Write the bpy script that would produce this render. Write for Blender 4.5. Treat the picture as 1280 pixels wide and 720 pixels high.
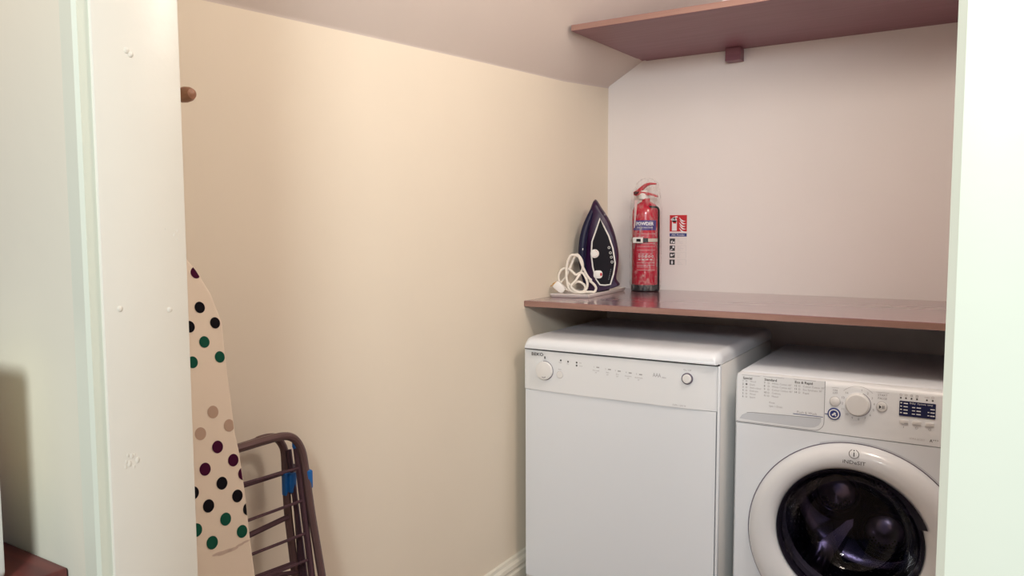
import bpy, bmesh, math, random
from mathutils import Vector, Matrix
random.seed(7)
for o in list(bpy.data.objects): bpy.data.objects.remove(o)
scene = bpy.context.scene
COL = scene.collection
PI = math.pi
# All positions are first written with the dishwasher's front left corner as origin
# (X right along the back wall, Y into the cupboard); the floor lies at FLOOR and
# everything is lifted by -FLOOR at the very end.
FLOOR = -0.05

# ------------------------------------------------------------------ camera
F_PX = 960.68; YAW = 0.5532; PITCH = 0.0772; ROLL = -0.0033
CAM = Vector((1.1791, -1.9716, 1.174))
fw = Vector((-math.sin(YAW)*math.cos(PITCH), math.cos(YAW)*math.cos(PITCH), -math.sin(PITCH)))
r0 = Vector((math.cos(YAW), math.sin(YAW), 0)); u0 = r0.cross(fw)
rt = math.cos(ROLL)*r0 + math.sin(ROLL)*u0
up = -math.sin(ROLL)*r0 + math.cos(ROLL)*u0
cam_d = bpy.data.cameras.new('camera'); cam = bpy.data.objects.new('camera', cam_d); COL.objects.link(cam)
cam_d.sensor_fit = 'HORIZONTAL'; cam_d.sensor_width = 36.0; cam_d.lens = 36.0*F_PX/1280.0
cam_d.clip_start = 0.02
cam.matrix_world = Matrix(((rt.x, up.x, -fw.x, CAM.x), (rt.y, up.y, -fw.y, CAM.y), (rt.z, up.z, -fw.z, CAM.z-FLOOR), (0, 0, 0, 1)))
scene.camera = cam

# ------------------------------------------------------------------ world, lights, exposure
world = bpy.data.worlds.new('world'); scene.world = world; world.use_nodes = True
bg = world.node_tree.nodes['Background']
bg.inputs[0].default_value = (0.50, 0.55, 1.0, 1); bg.inputs[1].default_value = 0.12
def area(name, loc, target, size, power, color):
    d = bpy.data.lights.new(name, 'AREA'); d.shape = 'DISK'; d.size = size; d.energy = power; d.color = color
    o = bpy.data.objects.new(name, d); COL.objects.link(o)
    o.location = Vector(loc) - Vector((0, 0, FLOOR))
    o.rotation_euler = (Vector(target)-Vector(loc)).to_track_quat('-Z', 'Y').to_euler()
    return o
def bulb(name, loc, radius, power, color):
    d = bpy.data.lights.new(name, 'POINT'); d.shadow_soft_size = radius; d.energy = power; d.color = color
    o = bpy.data.objects.new(name, d); COL.objects.link(o); o.location = Vector(loc) - Vector((0, 0, FLOOR)); return o
area('hall_window', (1.45, -2.9, 1.95), (0.4, -0.6, 0.9), 0.45, 42, (0.93, 0.98, 0.98))
bulb('hall_warm_fill', (0.12, -1.93, 2.25), 0.10, 19, (1.0, 0.48, 0.18))  # added warm fill without a fixture, turns the shadow on the hall wall brown
bulb('cupboard_lamp', (1.12, -0.50, 1.96), 0.12, 19.5, (1.0, 0.915, 0.81))
scene.view_settings.view_transform = 'Standard'; scene.view_settings.look = 'None'
scene.view_settings.exposure = 0.0; scene.view_settings.gamma = 1.0
scene.view_settings.use_curve_mapping = False

# ------------------------------------------------------------------ pixel -> point helpers (a ray cut with a known plane)
def ray(q): return fw*F_PX + rt*(q[0]-640.0) + up*(360.0-q[1])
def hit(q, n, p):
    d = ray(q); n = Vector(n); return CAM + d*((Vector(p)-CAM).dot(n)/d.dot(n))
def hitX(q, X): return hit(q, (1, 0, 0), (X, 0, 0))
def hitY(q, Y): return hit(q, (0, 1, 0), (0, Y, 0))
def hitZ(q, Z): return hit(q, (0, 0, 1), (0, 0, Z))

# ------------------------------------------------------------------ materials
MATS = {}
def mat(name, color, rough=0.5, metal=0.0, spec=0.5, coat=0.0, bump=0.0, bscale=40.0, var=0.0, vscale=6.0, emit=0.0, trans=0.0):
    m = bpy.data.materials.new(name); m.use_nodes = True; nt = m.node_tree
    b = nt.nodes['Principled BSDF']
    b.inputs['Base Color'].default_value = (*color, 1); b.inputs['Roughness'].default_value = rough
    b.inputs['Metallic'].default_value = metal; b.inputs['Specular IOR Level'].default_value = spec
    b.inputs['Coat Weight'].default_value = coat; b.inputs['Transmission Weight'].default_value = trans
    if emit: b.inputs['Emission Color'].default_value = (*color, 1); b.inputs['Emission Strength'].default_value = emit
    if bump or var:
        tc = nt.nodes.new('ShaderNodeTexCoord')
    if bump:
        n = nt.nodes.new('ShaderNodeTexNoise'); n.inputs['Scale'].default_value = bscale; n.inputs['Detail'].default_value = 4
        bp = nt.nodes.new('ShaderNodeBump'); bp.inputs['Strength'].default_value = bump; bp.inputs['Distance'].default_value = 0.004
        nt.links.new(tc.outputs['Object'], n.inputs['Vector']); nt.links.new(n.outputs['Fac'], bp.inputs['Height'])
        nt.links.new(bp.outputs['Normal'], b.inputs['Normal'])
    if var:
        n = nt.nodes.new('ShaderNodeTexNoise'); n.inputs['Scale'].default_value = vscale; n.inputs['Detail'].default_value = 3
        mx = nt.nodes.new('ShaderNodeMix'); mx.data_type = 'RGBA'
        mx.inputs[6].default_value = (*[c*(1-var) for c in color], 1); mx.inputs[7].default_value = (*[min(1, c*(1+var)) for c in color], 1)
        nt.links.new(tc.outputs['Object'], n.inputs['Vector']); nt.links.new(n.outputs['Fac'], mx.inputs[0])
        nt.links.new(mx.outputs[2], b.inputs['Base Color'])
    MATS[name] = m; return m
def wood(name, c1, c2, rough, scale=(2.5, 40, 40), coat=0.0):
    m = bpy.data.materials.new(name); m.use_nodes = True; nt = m.node_tree; b = nt.nodes['Principled BSDF']
    tc = nt.nodes.new('ShaderNodeTexCoord'); mp = nt.nodes.new('ShaderNodeMapping'); mp.inputs['Scale'].default_value = scale
    n = nt.nodes.new('ShaderNodeTexNoise'); n.inputs['Scale'].default_value = 1.5; n.inputs['Detail'].default_value = 6; n.inputs['Distortion'].default_value = 0.6
    rp = nt.nodes.new('ShaderNodeValToRGB'); rp.color_ramp.elements[0].position = 0.35; rp.color_ramp.elements[1].position = 0.68
    rp.color_ramp.elements[0].color = (*c1, 1); rp.color_ramp.elements[1].color = (*c2, 1)
    nt.links.new(tc.outputs['Object'], mp.inputs['Vector']); nt.links.new(mp.outputs['Vector'], n.inputs['Vector'])
    nt.links.new(n.outputs['Fac'], rp.inputs['Fac']); nt.links.new(rp.outputs['Color'], b.inputs['Base Color'])
    b.inputs['Roughness'].default_value = rough; b.inputs['Coat Weight'].default_value = coat; b.inputs['Coat Roughness'].default_value = 0.12
    MATS[name] = m; return m
def clear(name, tint, gloss_rough, alpha_min, bump=0.0, bscale=60.0, ior=1.45):
    """thin clear sheet: transparent, with a Fresnel gloss on top"""
    m = bpy.data.materials.new(name); m.use_nodes = True; nt = m.node_tree
    for n in list(nt.nodes): nt.nodes.remove(n)
    out = nt.nodes.new('ShaderNodeOutputMaterial'); t = nt.nodes.new('ShaderNodeBsdfTransparent'); t.inputs[0].default_value = (*tint, 1)
    g = nt.nodes.new('ShaderNodeBsdfGlossy'); g.inputs['Roughness'].default_value = gloss_rough
    fr = nt.nodes.new('ShaderNodeFresnel'); fr.inputs['IOR'].default_value = ior
    ad = nt.nodes.new('ShaderNodeMath'); ad.operation = 'ADD'; ad.inputs[1].default_value = alpha_min; ad.use_clamp = True
    mx = nt.nodes.new('ShaderNodeMixShader')
    ml = nt.nodes.new('ShaderNodeMath'); ml.operation = 'MULTIPLY'; ml.inputs[1].default_value = 0.4
    nt.links.new(fr.outputs[0], ml.inputs[0]); nt.links.new(ml.outputs[0], ad.inputs[0]); nt.links.new(ad.outputs[0], mx.inputs[0]); nt.links.new(t.outputs[0], mx.inputs[1]); nt.links.new(g.outputs[0], mx.inputs[2])
    nt.links.new(mx.outputs[0], out.inputs['Surface'])
    if bump:
        tc = nt.nodes.new('ShaderNodeTexCoord'); n = nt.nodes.new('ShaderNodeTexNoise'); n.inputs['Scale'].default_value = bscale; n.inputs['Detail'].default_value = 3; n.inputs['Distortion'].default_value = 1.0
        bp = nt.nodes.new('ShaderNodeBump'); bp.inputs['Strength'].default_value = bump; bp.inputs['Distance'].default_value = 0.01
        nt.links.new(tc.outputs['Object'], n.inputs['Vector']); nt.links.new(n.outputs['Fac'], bp.inputs['Height'])
        nt.links.new(bp.outputs['Normal'], g.inputs['Normal']); nt.links.new(bp.outputs['Normal'], fr.inputs['Normal'])
    MATS[name] = m; return m

def film(name):
    """thin polythene: mostly see-through, milky along its creases"""
    m = bpy.data.materials.new(name); m.use_nodes = True; nt = m.node_tree
    for n in list(nt.nodes): nt.nodes.remove(n)
    out = nt.nodes.new('ShaderNodeOutputMaterial'); t = nt.nodes.new('ShaderNodeBsdfTransparent')
    p = nt.nodes.new('ShaderNodeBsdfPrincipled'); p.inputs['Base Color'].default_value = (.88, .84, .82, 1); p.inputs['Roughness'].default_value = .15
    tc = nt.nodes.new('ShaderNodeTexCoord'); mp = nt.nodes.new('ShaderNodeMapping'); mp.inputs['Scale'].default_value = (1, 1, .45)
    n = nt.nodes.new('ShaderNodeTexNoise'); n.inputs['Scale'].default_value = 42; n.inputs['Detail'].default_value = 5; n.inputs['Distortion'].default_value = 1.6
    rp = nt.nodes.new('ShaderNodeValToRGB'); e = rp.color_ramp.elements
    e[0].position = .48; e[0].color = (.02, .02, .02, 1); e[1].position = .72; e[1].color = (.36, .36, .36, 1)
    bp = nt.nodes.new('ShaderNodeBump'); bp.inputs['Strength'].default_value = .8; bp.inputs['Distance'].default_value = .008
    mx = nt.nodes.new('ShaderNodeMixShader'); L = nt.links.new
    L(tc.outputs['Object'], mp.inputs['Vector']); L(mp.outputs['Vector'], n.inputs['Vector']); L(n.outputs['Fac'], rp.inputs['Fac']); L(n.outputs['Fac'], bp.inputs['Height'])
    L(bp.outputs['Normal'], p.inputs['Normal']); L(rp.outputs['Color'], mx.inputs[0]); L(t.outputs[0], mx.inputs[1]); L(p.outputs[0], mx.inputs[2]); L(mx.outputs[0], out.inputs['Surface'])
    MATS[name] = m; return m

mat('cream_wall', (0.80, 0.72, 0.60), 0.75, spec=0.2, bump=0.04, bscale=30, var=0.02)
mat('pale_wall', (0.80, 0.75, 0.735), 0.75, spec=0.2, bump=0.12, bscale=30, var=0.02)
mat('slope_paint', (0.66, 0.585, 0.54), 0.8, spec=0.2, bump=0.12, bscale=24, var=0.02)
mat('hall_wall', (0.71, 0.705, 0.59), 0.7, spec=0.2, bump=0.08, bscale=30)
mat('gloss_trim', (0.75, 0.715, 0.62), 0.35, bump=0.25, bscale=16, var=0.02)
mat('white_trim', (0.68, 0.72, 0.60), 0.35, bump=0.08, bscale=25)
mat('carpet', (0.30, 0.22, 0.17), 0.95, bump=0.5, bscale=300, var=0.15, vscale=80)
wood('shelf_wood', (0.20, 0.080, 0.105), (0.245, 0.105, 0.13), 0.30, coat=1.0)
wood('upper_wood', (0.215, 0.082, 0.112), (0.255, 0.105, 0.135), 0.45, coat=0.1)
wood('shelf_edge', (0.29, 0.16, 0.13), (0.35, 0.20, 0.165), 0.5)
wood('hall_wood', (0.10, 0.02, 0.02), (0.16, 0.035, 0.03), 0.35)
wood('peg_wood', (0.30, 0.14, 0.08), (0.40, 0.20, 0.12), 0.45, scale=(20, 80, 80))
mat('enamel', (0.81, 0.85, 0.905), 0.28, coat=0.2)
mat('enamel_side', (0.78, 0.78, 0.77), 0.35)
mat('panel_plastic', (0.835, 0.86, 0.89), 0.35)
mat('knob_plastic', (0.82, 0.82, 0.82), 0.3)
mat('seam', (0.03, 0.03, 0.035), 0.6)
mat('grey_seam', (0.28, 0.28, 0.30), 0.6)
mat('recess_grey', (0.62, 0.65, 0.70), 0.4)
mat('ink', (0.05, 0.05, 0.055), 0.6)
mat('grey_ink', (0.40, 0.40, 0.42), 0.6)
mat('pale_ink', (0.58, 0.57, 0.58), 0.6)
mat('navy', (0.02, 0.04, 0.22), 0.35)
mat('display_navy', (0.015, 0.02, 0.08), 0.2, coat=0.5)
mat('white_ink', (0.85, 0.86, 0.88), 0.5)
mat('door_ring', (0.79, 0.81, 0.845), 0.22, coat=0.4)
mat('groove', (0.16, 0.14, 0.19), 0.45)
mat('dark_plastic', (0.012, 0.010, 0.02), 0.25)
mat('rubber', (0.10, 0.10, 0.12), 0.6)
mat('steel', (0.50, 0.46, 0.52), 0.28, metal=1.0)
mat('dark_steel', (0.13, 0.12, 0.17), 0.22, metal=1.0, bump=0.2, bscale=40)
mat('lobe_dark', (0.07, 0.065, 0.10), 0.18, metal=0.9)
mat('ridge_steel', (0.24, 0.22, 0.30), 0.25, metal=1.0)
mat('hole', (0.005, 0.005, 0.008), 0.8)
clear('porthole_glass', (0.66, 0.62, 0.72), 0.04, 0.015, bump=0.15, bscale=12, ior=1.25)
film('bag_film')
mat('bag_crumple', (0.72, 0.52, 0.52), 0.3, trans=0.0)
mat('ext_red', (0.50, 0.004, 0.03), 0.25, coat=0.5)
mat('lever_red', (0.50, 0.012, 0.03), 0.3)
mat('ext_navy', (0.05, 0.03, 0.22), 0.4)
mat('label_red', (0.52, 0.03, 0.06), 0.4)
mat('black_wire', (0.006, 0.006, 0.01), 0.35)
mat('strap', (0.62, 0.55, 0.47), 0.5)
mat('brass', (0.75, 0.50, 0.20), 0.3, metal=1.0)
mat('iron_purple', (0.026, 0.005, 0.036), 0.35, spec=0.35)
mat('iron_black', (0.006, 0.003, 0.007), 0.4, spec=0.15)
mat('iron_blue', (0.006, 0.006, 0.035), 0.4, spec=0.3)
mat('white_plastic', (0.85, 0.83, 0.80), 0.35)
mat('cord_white', (0.84, 0.79, 0.72), 0.55)
mat('tray_metal', (0.82, 0.77, 0.74), 0.35)
mat('red_print', (0.55, 0.02, 0.03), 0.5)
mat('cover_cloth', (0.79, 0.68, 0.56), 0.9, spec=0.1, bump=0.25, bscale=14, var=0.03)
mat('dot_purple', (0.055, 0.006, 0.03), 0.9, spec=0.1)
mat('dot_black', (0.008, 0.007, 0.010), 0.9, spec=0.1)
mat('dot_green', (0.010, 0.085, 0.055), 0.9, spec=0.1)
mat('stain', (0.62, 0.49, 0.41), 0.9, spec=0.1)
mat('dot_tan', (0.48, 0.34, 0.26), 0.9, spec=0.1)
mat('rack_metal', (0.13, 0.075, 0.075), 0.35, metal=0.4)
mat('rack_wire', (0.09, 0.045, 0.06), 0.4, metal=0.4)
mat('clip_blue', (0.01, 0.13, 0.42), 0.4)
mat('case_white', (0.83, 0.84, 0.78), 0.4)

# ------------------------------------------------------------------ mesh building
SMALL_PRINT = ('small_lettering', 'lettering', 'symbols', 'dial_lettering', 'class_lettering', 'display_writing', 'instructions', 'side_print', 'dial_marks', 'tip_mark', 'lifter_holes')
class MB:
    def __init__(s): s.v = []; s.f = []
    def add(s, vs, fs):
        k = len(s.v); s.v += [tuple(v) for v in vs]; s.f += [tuple(i+k for i in f) for f in fs]; return s
    def box(s, x0, x1, y0, y1, z0, z1):
        return s.add([(x, y, z) for x in (x0, x1) for y in (y0, y1) for z in (z0, z1)],
                     [(0, 1, 3, 2), (4, 6, 7, 5), (0, 4, 5, 1), (2, 3, 7, 6), (0, 2, 6, 4), (1, 5, 7, 3)])
    def prism(s, pts, vec):
        """closed outline pts (3-D) extruded along vec"""
        n = len(pts); vec = Vector(vec); a = [Vector(p) for p in pts]; b = [p+vec for p in a]
        return s.add(a+b, [tuple(range(n))[::-1], tuple(range(n, 2*n))] + [(i, (i+1) % n, n+(i+1) % n, n+i) for i in range(n)])
    def loft(s, rings, closed=True, cap0=True, cap1=True):
        n = len(rings[0]); vs = [v for r in rings for v in r]; fs = []
        m = n if closed else n-1
        for k in range(len(rings)-1):
            for i in range(m):
                j = (i+1) % n; fs.append((k*n+i, k*n+j, (k+1)*n+j, (k+1)*n+i))
        if cap0: fs.append(tuple(range(n))[::-1])
        if cap1: fs.append(tuple(range((len(rings)-1)*n, len(rings)*n)))
        return s.add(vs, fs)
    def lathe(s, prof, c, axis='Z', n=32, a0=0.0, a1=2*PI, cap=False):
        """prof: (radius, height along axis); full turn or an arc"""
        c = Vector(c); full = abs(a1-a0-2*PI) < 1e-6; k = n if full else n+1; rings = []
        for (r, h) in prof:
            ring = []
            for i in range(k):
                a = a0 + (a1-a0)*i/n; p, q = r*math.cos(a), r*math.sin(a)
                ring.append(c + (Vector((p, q, h)) if axis == 'Z' else Vector((p, h, q)) if axis == 'Y' else Vector((h, p, q))))
            rings.append(ring)
        return s.loft(rings, closed=full, cap0=cap, cap1=cap)
    def tube(s, pts, r, n=8, closed=False):
        P = [Vector(p) for p in pts]; m = len(P); rings = []; ref = None
        for i in range(m):
            t = (P[(i+1) % m]-P[i-1]) if closed else (P[min(i+1, m-1)]-P[max(i-1, 0)])
            t.normalize()
            if ref is None:
                ref = t.orthogonal().normalized()
            ref = (ref - t*ref.dot(t)).normalized(); b = t.cross(ref)
            rr = r[i] if isinstance(r, (list, tuple)) else r
            rings.append([P[i] + (ref*math.cos(2*PI*k/n) + b*math.sin(2*PI*k/n))*rr for k in range(n)])
        if closed: rings.append(rings[0]); return s.loft(rings, cap0=False, cap1=False)
        return s.loft(rings)
    def sphere(s, c, r, n=16, sc=(1, 1, 1)):
        c = Vector(c); rings = []
        for i in range(1, n//2):
            a = PI*i/(n//2); rings.append([c+Vector((r*sc[0]*math.sin(a)*math.cos(2*PI*k/n), r*sc[1]*math.sin(a)*math.sin(2*PI*k/n), r*sc[2]*math.cos(a))) for k in range(n)])
        return s.loft(rings)
    def build(s, name, material, parent=None, smooth=False, bevel=0.0, seg=2, angle=35):
        off = world_loc(parent)
        me = bpy.data.meshes.new(name); me.from_pydata([Vector(v)-off for v in s.v], [], s.f); me.update()
        bm = bmesh.new(); bm.from_mesh(me); bmesh.ops.remove_doubles(bm, verts=bm.verts, dist=1e-6); bmesh.ops.recalc_face_normals(bm, faces=bm.faces)
        if bevel:
            es = [e for e in bm.edges if len(e.link_faces) == 2 and e.calc_face_angle(0) > math.radians(30)]
            bmesh.ops.bevel(bm, geom=es, offset=bevel, segments=seg, affect='EDGES', profile=0.5, clamp_overlap=True)
        bm.to_mesh(me); bm.free()
        if smooth or bevel:
            me.polygons.foreach_set('use_smooth', [True]*len(me.polygons))
            me.set_sharp_from_angle(angle=math.radians(angle))
        o = bpy.data.objects.new(name, me); COL.objects.link(o)
        me.materials.append(MATS[material])
        if parent: o.parent = parent
        if name in SMALL_PRINT: o['kind'] = 'stuff'
        return o
def world_loc(o):
    v = Vector((0, 0, 0))
    while o: v = v + o.location; o = o.parent
    return v
def spline(pts, k=8, closed=False):
    P = [Vector(p) for p in pts]; n = len(P); out = []
    for i in range(n if closed else n-1):
        if closed: a, b, c, d = P[i-1], P[i], P[(i+1) % n], P[(i+2) % n]
        else: a, b, c, d = P[max(i-1, 0)], P[i], P[i+1], P[min(i+2, n-1)]
        for j in range(k):
            t = j/k; out.append(0.5*((2*b)+(c-a)*t+(2*a-5*b+4*c-d)*t*t+(3*b-a-3*c+d)*t**3))
    if not closed: out.append(P[-1])
    return out
def rrect(x0, x1, z0, z1, r, n=6, corners=(1, 1, 1, 1)):
    """rounded rectangle outline, corners: bl, br, tr, tl"""
    out = []
    for (cx, cz, a, on) in ((x0, z0, PI, corners[0]), (x1, z0, 1.5*PI, corners[1]), (x1, z1, 0, corners[2]), (x0, z1, .5*PI, corners[3])):
        if not on: out.append((cx, cz)); continue
        mx = cx + (r if cx == x0 else -r); mz = cz + (r if cz == z0 else -r)
        for i in range(n+1): out.append((mx+r*math.cos(a+.5*PI*i/n), mz+r*math.sin(a+.5*PI*i/n)))
    return out
def tag(o, label, cat, group=None):
    o['label'] = label; o['category'] = cat
    if group: o['group'] = group
    return o
def thing(name, loc, label, cat, group=None):
    o = bpy.data.objects.new(name, None); COL.objects.link(o); o.location = loc; o.empty_display_size = 0.05
    return tag(o, label, cat, group)
def struct(o): o['kind'] = 'structure'; return o
def text_geo(mb, txt, x, z, size, place, align='LEFT', squash=1.0, bold=0.0):
    """adds flat lettering to mb; place(u, w) -> 3-D point"""
    cu = bpy.data.curves.new('t', 'FONT'); cu.body = txt; cu.size = size; cu.align_x = align; cu.resolution_u = 2; cu.offset = bold*size
    o = bpy.data.objects.new('t', cu); COL.objects.link(o)
    me = bpy.data.meshes.new_from_object(o.evaluated_get(bpy.context.evaluated_depsgraph_get()))
    mb.add([place(x+v.co.x*squash, z+v.co.y) for v in me.vertices], [tuple(p.vertices) for p in me.polygons])
    bpy.data.objects.remove(o); bpy.data.curves.remove(cu); bpy.data.meshes.remove(me)
    return mb
def disc(mb, u, w, r, place, n=20, ru=None):
    mb.add([place(u+(ru or r)*math.cos(2*PI*i/n), w+r*math.sin(2*PI*i/n)) for i in range(n)], [tuple(range(n))]); return mb
def ringflat(mb, u, w, r1, r2, place, n=28, a0=0, a1=2*PI):
    vs = []; 
    for i in range(n+1):
        a = a0+(a1-a0)*i/n; vs += [place(u+r1*math.cos(a), w+r1*math.sin(a)), place(u+r2*math.cos(a), w+r2*math.sin(a))]
    mb.add(vs, [(2*i, 2*i+1, 2*i+3, 2*i+2) for i in range(n)]); return mb
def rect(mb, u0, u1, w0, w1, place): mb.add([place(u0, w0), place(u1, w0), place(u1, w1), place(u0, w1)], [(0, 1, 2, 3)]); return mb

# ================================================================== THE SETTING
XL, XR, YB, ZC = -0.045, 1.30, 0.70, 2.30
YI, YO = -1.420, -1.519                 # inner and hall face of the doorway wall
XJ0, XJ1 = 0.403, 1.167                 # clear opening between the door linings
HEAD = 2.02
struct(MB().box(-1.8, 3.2, -4.2, YB+.1, FLOOR-.05, FLOOR).build('floor', 'carpet'))
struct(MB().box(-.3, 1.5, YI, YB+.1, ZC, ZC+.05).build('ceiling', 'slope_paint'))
struct(MB().box(XL-.1, XL, YI, YB, FLOOR, 1.78).build('wall_left', 'cream_wall'))
struct(MB().box(XL-.1, XR+.1, YB, YB+.1, FLOOR, ZC).build('wall_back', 'pale_wall'))
struct(MB().box(XR, XR+.1, YI, YB, FLOOR, ZC).build('wall_right', 'pale_wall'))
# sloping ceiling above the left wall: springs from a soft crease, flatter towards the back
m = MB(); rings = []
N = 24
for i in range(N+1):
    t = i/N; y = YI + (YB-YI)*t
    zc_ = 1.591 + (y+1.06)*0.0545 + 0.004*math.sin(PI*t)
    if y > 0.35: zc_ += 0.013*(y-0.35)/0.35
    tt = max(0.0, min(1.0, (y-0.15)/0.55)); ang = math.radians(54-23.6*tt)
    prof = [(XL-.002, zc_-0.012)]
    for j in range(4):
        a = ang*(j/3.0) ; prof.append((XL + 0.004*(1-math.cos(PI/2*j/3)), zc_ - .006 + 0.008*j/3))
    w = (ZC+.02-zc_)/math.tan(ang)
    for k in (.25, .5, .75, 1.0): prof.append((XL+.004+w*k, zc_+.002+(ZC+.02-zc_)*k))
    rings.append([Vector((x, y, z)) for (x, z) in prof])
m.loft(rings, closed=False, cap0=False, cap1=False)
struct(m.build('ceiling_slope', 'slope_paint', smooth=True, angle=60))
# doorway wall
struct(MB().box(-1.8, XJ0-.02, YO, YI, FLOOR, 2.45).build('wall_front_left', 'hall_wall'))
struct(MB().box(XJ1+.02, 3.2, YO, YI, FLOOR, 2.45).build('wall_front_right', 'hall_wall'))
struct(MB().box(XJ0-.02, XJ1+.02, YO, YI, HEAD+.02, 2.45).build('wall_front_top', 'hall_wall'))
# door lining (left with a slightly battered inner edge), filled hinge screw holes, architraves
tl = struct(MB().box(XJ0-.02, XJ0, YO-.001, YI, FLOOR, HEAD+.02).build('trim_1', 'gloss_trim', bevel=.002))
for px in ((150, 386), (212, 387), (158, 63), (163, 68)):
    p = hitX(px, XJ0); MB().sphere((XJ0, p.y, p.z), .0032, 10, (.35, 1, 1.1)).build('filled_screw_hole', 'gloss_trim', tl, smooth=True)
for k in range(9):
    p = hitX((170+random.uniform(-1, 1)*14, 577+random.uniform(-1, 1)*10), XJ0)
    MB().sphere((XJ0, p.y, p.z), random.uniform(.0012, .0026), 8, (.3, 1, 1.6)).build('paint_lump', 'gloss_trim', tl, smooth=True)
for k in range(6):
    p = hitX((216+random.uniform(-1, 1)*10, 295+random.uniform(-1, 1)*10), XJ0)
    MB().sphere((XJ0, p.y, p.z), random.uniform(.001, .002), 8, (.3, 1, 1.4)).build('paint_lump', 'gloss_trim', tl, smooth=True)
struct(MB().box(XJ1, XJ1+.02, YO-.001, YI, FLOOR, HEAD+.02).build('trim_2', 'gloss_trim', bevel=.002))
struct(MB().box(XJ0, XJ1, YO-.001, YI, HEAD, HEAD+.02).build('trim_3', 'gloss_trim', bevel=.002))
def architrave(name, x0, x1, flip):
    # moulded section swept vertically
    w = x1-x0; prof = [(0, 0), (0, .013), (.004, .016), (w*.75, .016), (w*.85, .012), (w-.002, .010), (w, .006), (w, 0)]
    pts = [Vector(((x1-a) if flip else (x0+a), YO-d, FLOOR)) for (a, d) in prof]
    return struct(MB().prism(pts, (0, 0, HEAD+.04-FLOOR)).build(name, 'white_trim', smooth=True, angle=30))
architrave('trim_4', XJ0-.004-.034, XJ0-.004, True)
architrave('trim_5', XJ1-.004, XJ1+.066, False)
struct(MB().box(XJ0-.038, XJ1+.066, YO-.016, YO, HEAD+.004, HEAD+.07).build('trim_6', 'white_trim', bevel=.003))
# moulded skirting along the left wall
prof = [(0, FLOOR), (.018, FLOOR), (.018, .108), (.014, .114), (.014, .120), (.017, .125), (.015, .136), (.009, .143), (.007, .152), (0, .155)]
struct(MB().prism([Vector((XL+a, YI, z)) for a, z in prof], (0, YB-YI, 0)).build('baseboard_left', 'gloss_trim', smooth=True, angle=25))

# ================================================================== DISHWASHER
DW = .598
dw = thing('dishwasher', (DW/2, .29, FLOOR), 'white freestanding dishwasher with a round dial, under the wooden counter beside the wall', 'dishwasher')
MB().box(0, DW, .016, .56, -.01, .8148).build('body', 'enamel_side', dw, bevel=.003)
for x in (.05, DW-.05):
    for y in (.07, .50): MB().lathe([(.012, FLOOR), (.018, FLOOR), (.018, FLOOR+.008), (.008, FLOOR+.012), (.008, -.008)], (x, y, 0), n=14, cap=True).build('foot', 'seam', dw, smooth=True)
# worktop lid, rounded front and side edges
def lid_ring(y, top):
    r = .020
    pts = [(0.0, .8165), (0.0, top-r)]
    for i in range(1, 7): a = PI/2*i/6; pts.append((r-r*math.cos(a), top-r+r*math.sin(a)))
    q = [(DW-x, z) for (x, z) in reversed(pts)]
    return [Vector((x, y, z)) for (x, z) in pts+q]
rings = []
for i in range(9):
    a = PI/2*i/8; rings.append((-.004+.045-.045*math.cos(PI/2-a) if False else -.004+.05*(1-math.sin(a)), .822+.028*(1-0) if False else .835+.015*math.sin(PI/2-a)))
ys = [(-.006, .826), (-.004, .832), (.0, .838), (.008, .8435), (.020, .847), (.035, .849), (.055, .85), (.56, .85)]
def lid_ring2(y, top):
    r = min(.020, (top-.8165)*.8); ins = max(0, (.02-y))*0.35
    pts = [(ins, .8165), (ins, top-r)]
    for i in range(1, 7): a = PI/2*i/6; pts.append((ins+r-r*math.cos(a), top-r+r*math.sin(a)))
    return [Vector((x, y, z)) for (x, z) in pts+[(DW-x, z) for (x, z) in reversed(pts)]]
MB().loft([lid_ring2(y, t) for (y, t) in ys]).build('lid', 'enamel', dw, smooth=True, angle=50)
MB().box(.004, DW-.004, .004, .555, .8125, .8175).build('lid_seam', 'seam', dw)
# convex control panel and door
def bowed(x0, x1, z0, z1, y, bow, thick, drop, n=20):
    """sheet bowed towards the viewer, with ends turned back"""
    top, bot = [], []
    for i in range(n+1):
        t = i/n; x = x0+(x1-x0)*t; e = abs(2*t-1)**6
        yy = y + bow*e; top.append((x, yy, z1)); bot.append((x, yy, z0+drop*e))
    back = [(x1, y+thick, z1), (x0, y+thick, z1)]; backb = [(x1, y+thick, z0+drop), (x0, y+thick, z0+drop)]
    return MB().loft([[Vector(p) for p in bot+backb], [Vector(p) for p in top+back]])
cp = bowed(.001, DW-.008, .6908, .8110, 0, .010, .020, .0).build('control_panel', 'panel_plastic', dw, smooth=True, angle=40)
bowed(.004, DW-.010, .110, .6895, .004, .004, .014, .0).build('door', 'enamel', dw, smooth=True, angle=40)
MB().box(.014, DW-.022, .0108, .02, .686, .694).build('panel_seam', 'grey_seam', dw)
MB().box(DW-.008, DW-.0055, .010, .018, .10, .812).build('side_gap', 'grey_seam', dw)
MB().box(DW-.006, DW, .004, .018, .05, .813).build('side_strip', 'enamel', dw, bevel=.001)
MB().box(.01, DW-.01, .045, .055, FLOOR, .10).build('plinth', 'seam', dw)
pf = lambda u, w: Vector((u, -.0006, w))
kn = MB().lathe([(.0275, 0), (.0275, -.006), (.0262, -.0085), (.022, -.0095), (0.0001, -.0098)], (.075, 0, .7535), 'Y', 36).build('dial', 'knob_plastic', cp, smooth=True)
m = MB(); ringflat(m, .075, .7535, .0275, .0290, pf, 30, -2.0, 1.75); m.build('dial_shadow_gap', 'groove', cp)
m = MB(); ringflat(m, .0765, .7425, .008, .0095, lambda u, w: Vector((u, -.0103, w)), 10, -2.2, -.7); m.build('dial_mark', 'groove', cp)
MB().box(.0738, .0772, -.001, 0, .7885, .7955).build('pointer_mark', 'ink', cp)
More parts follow.
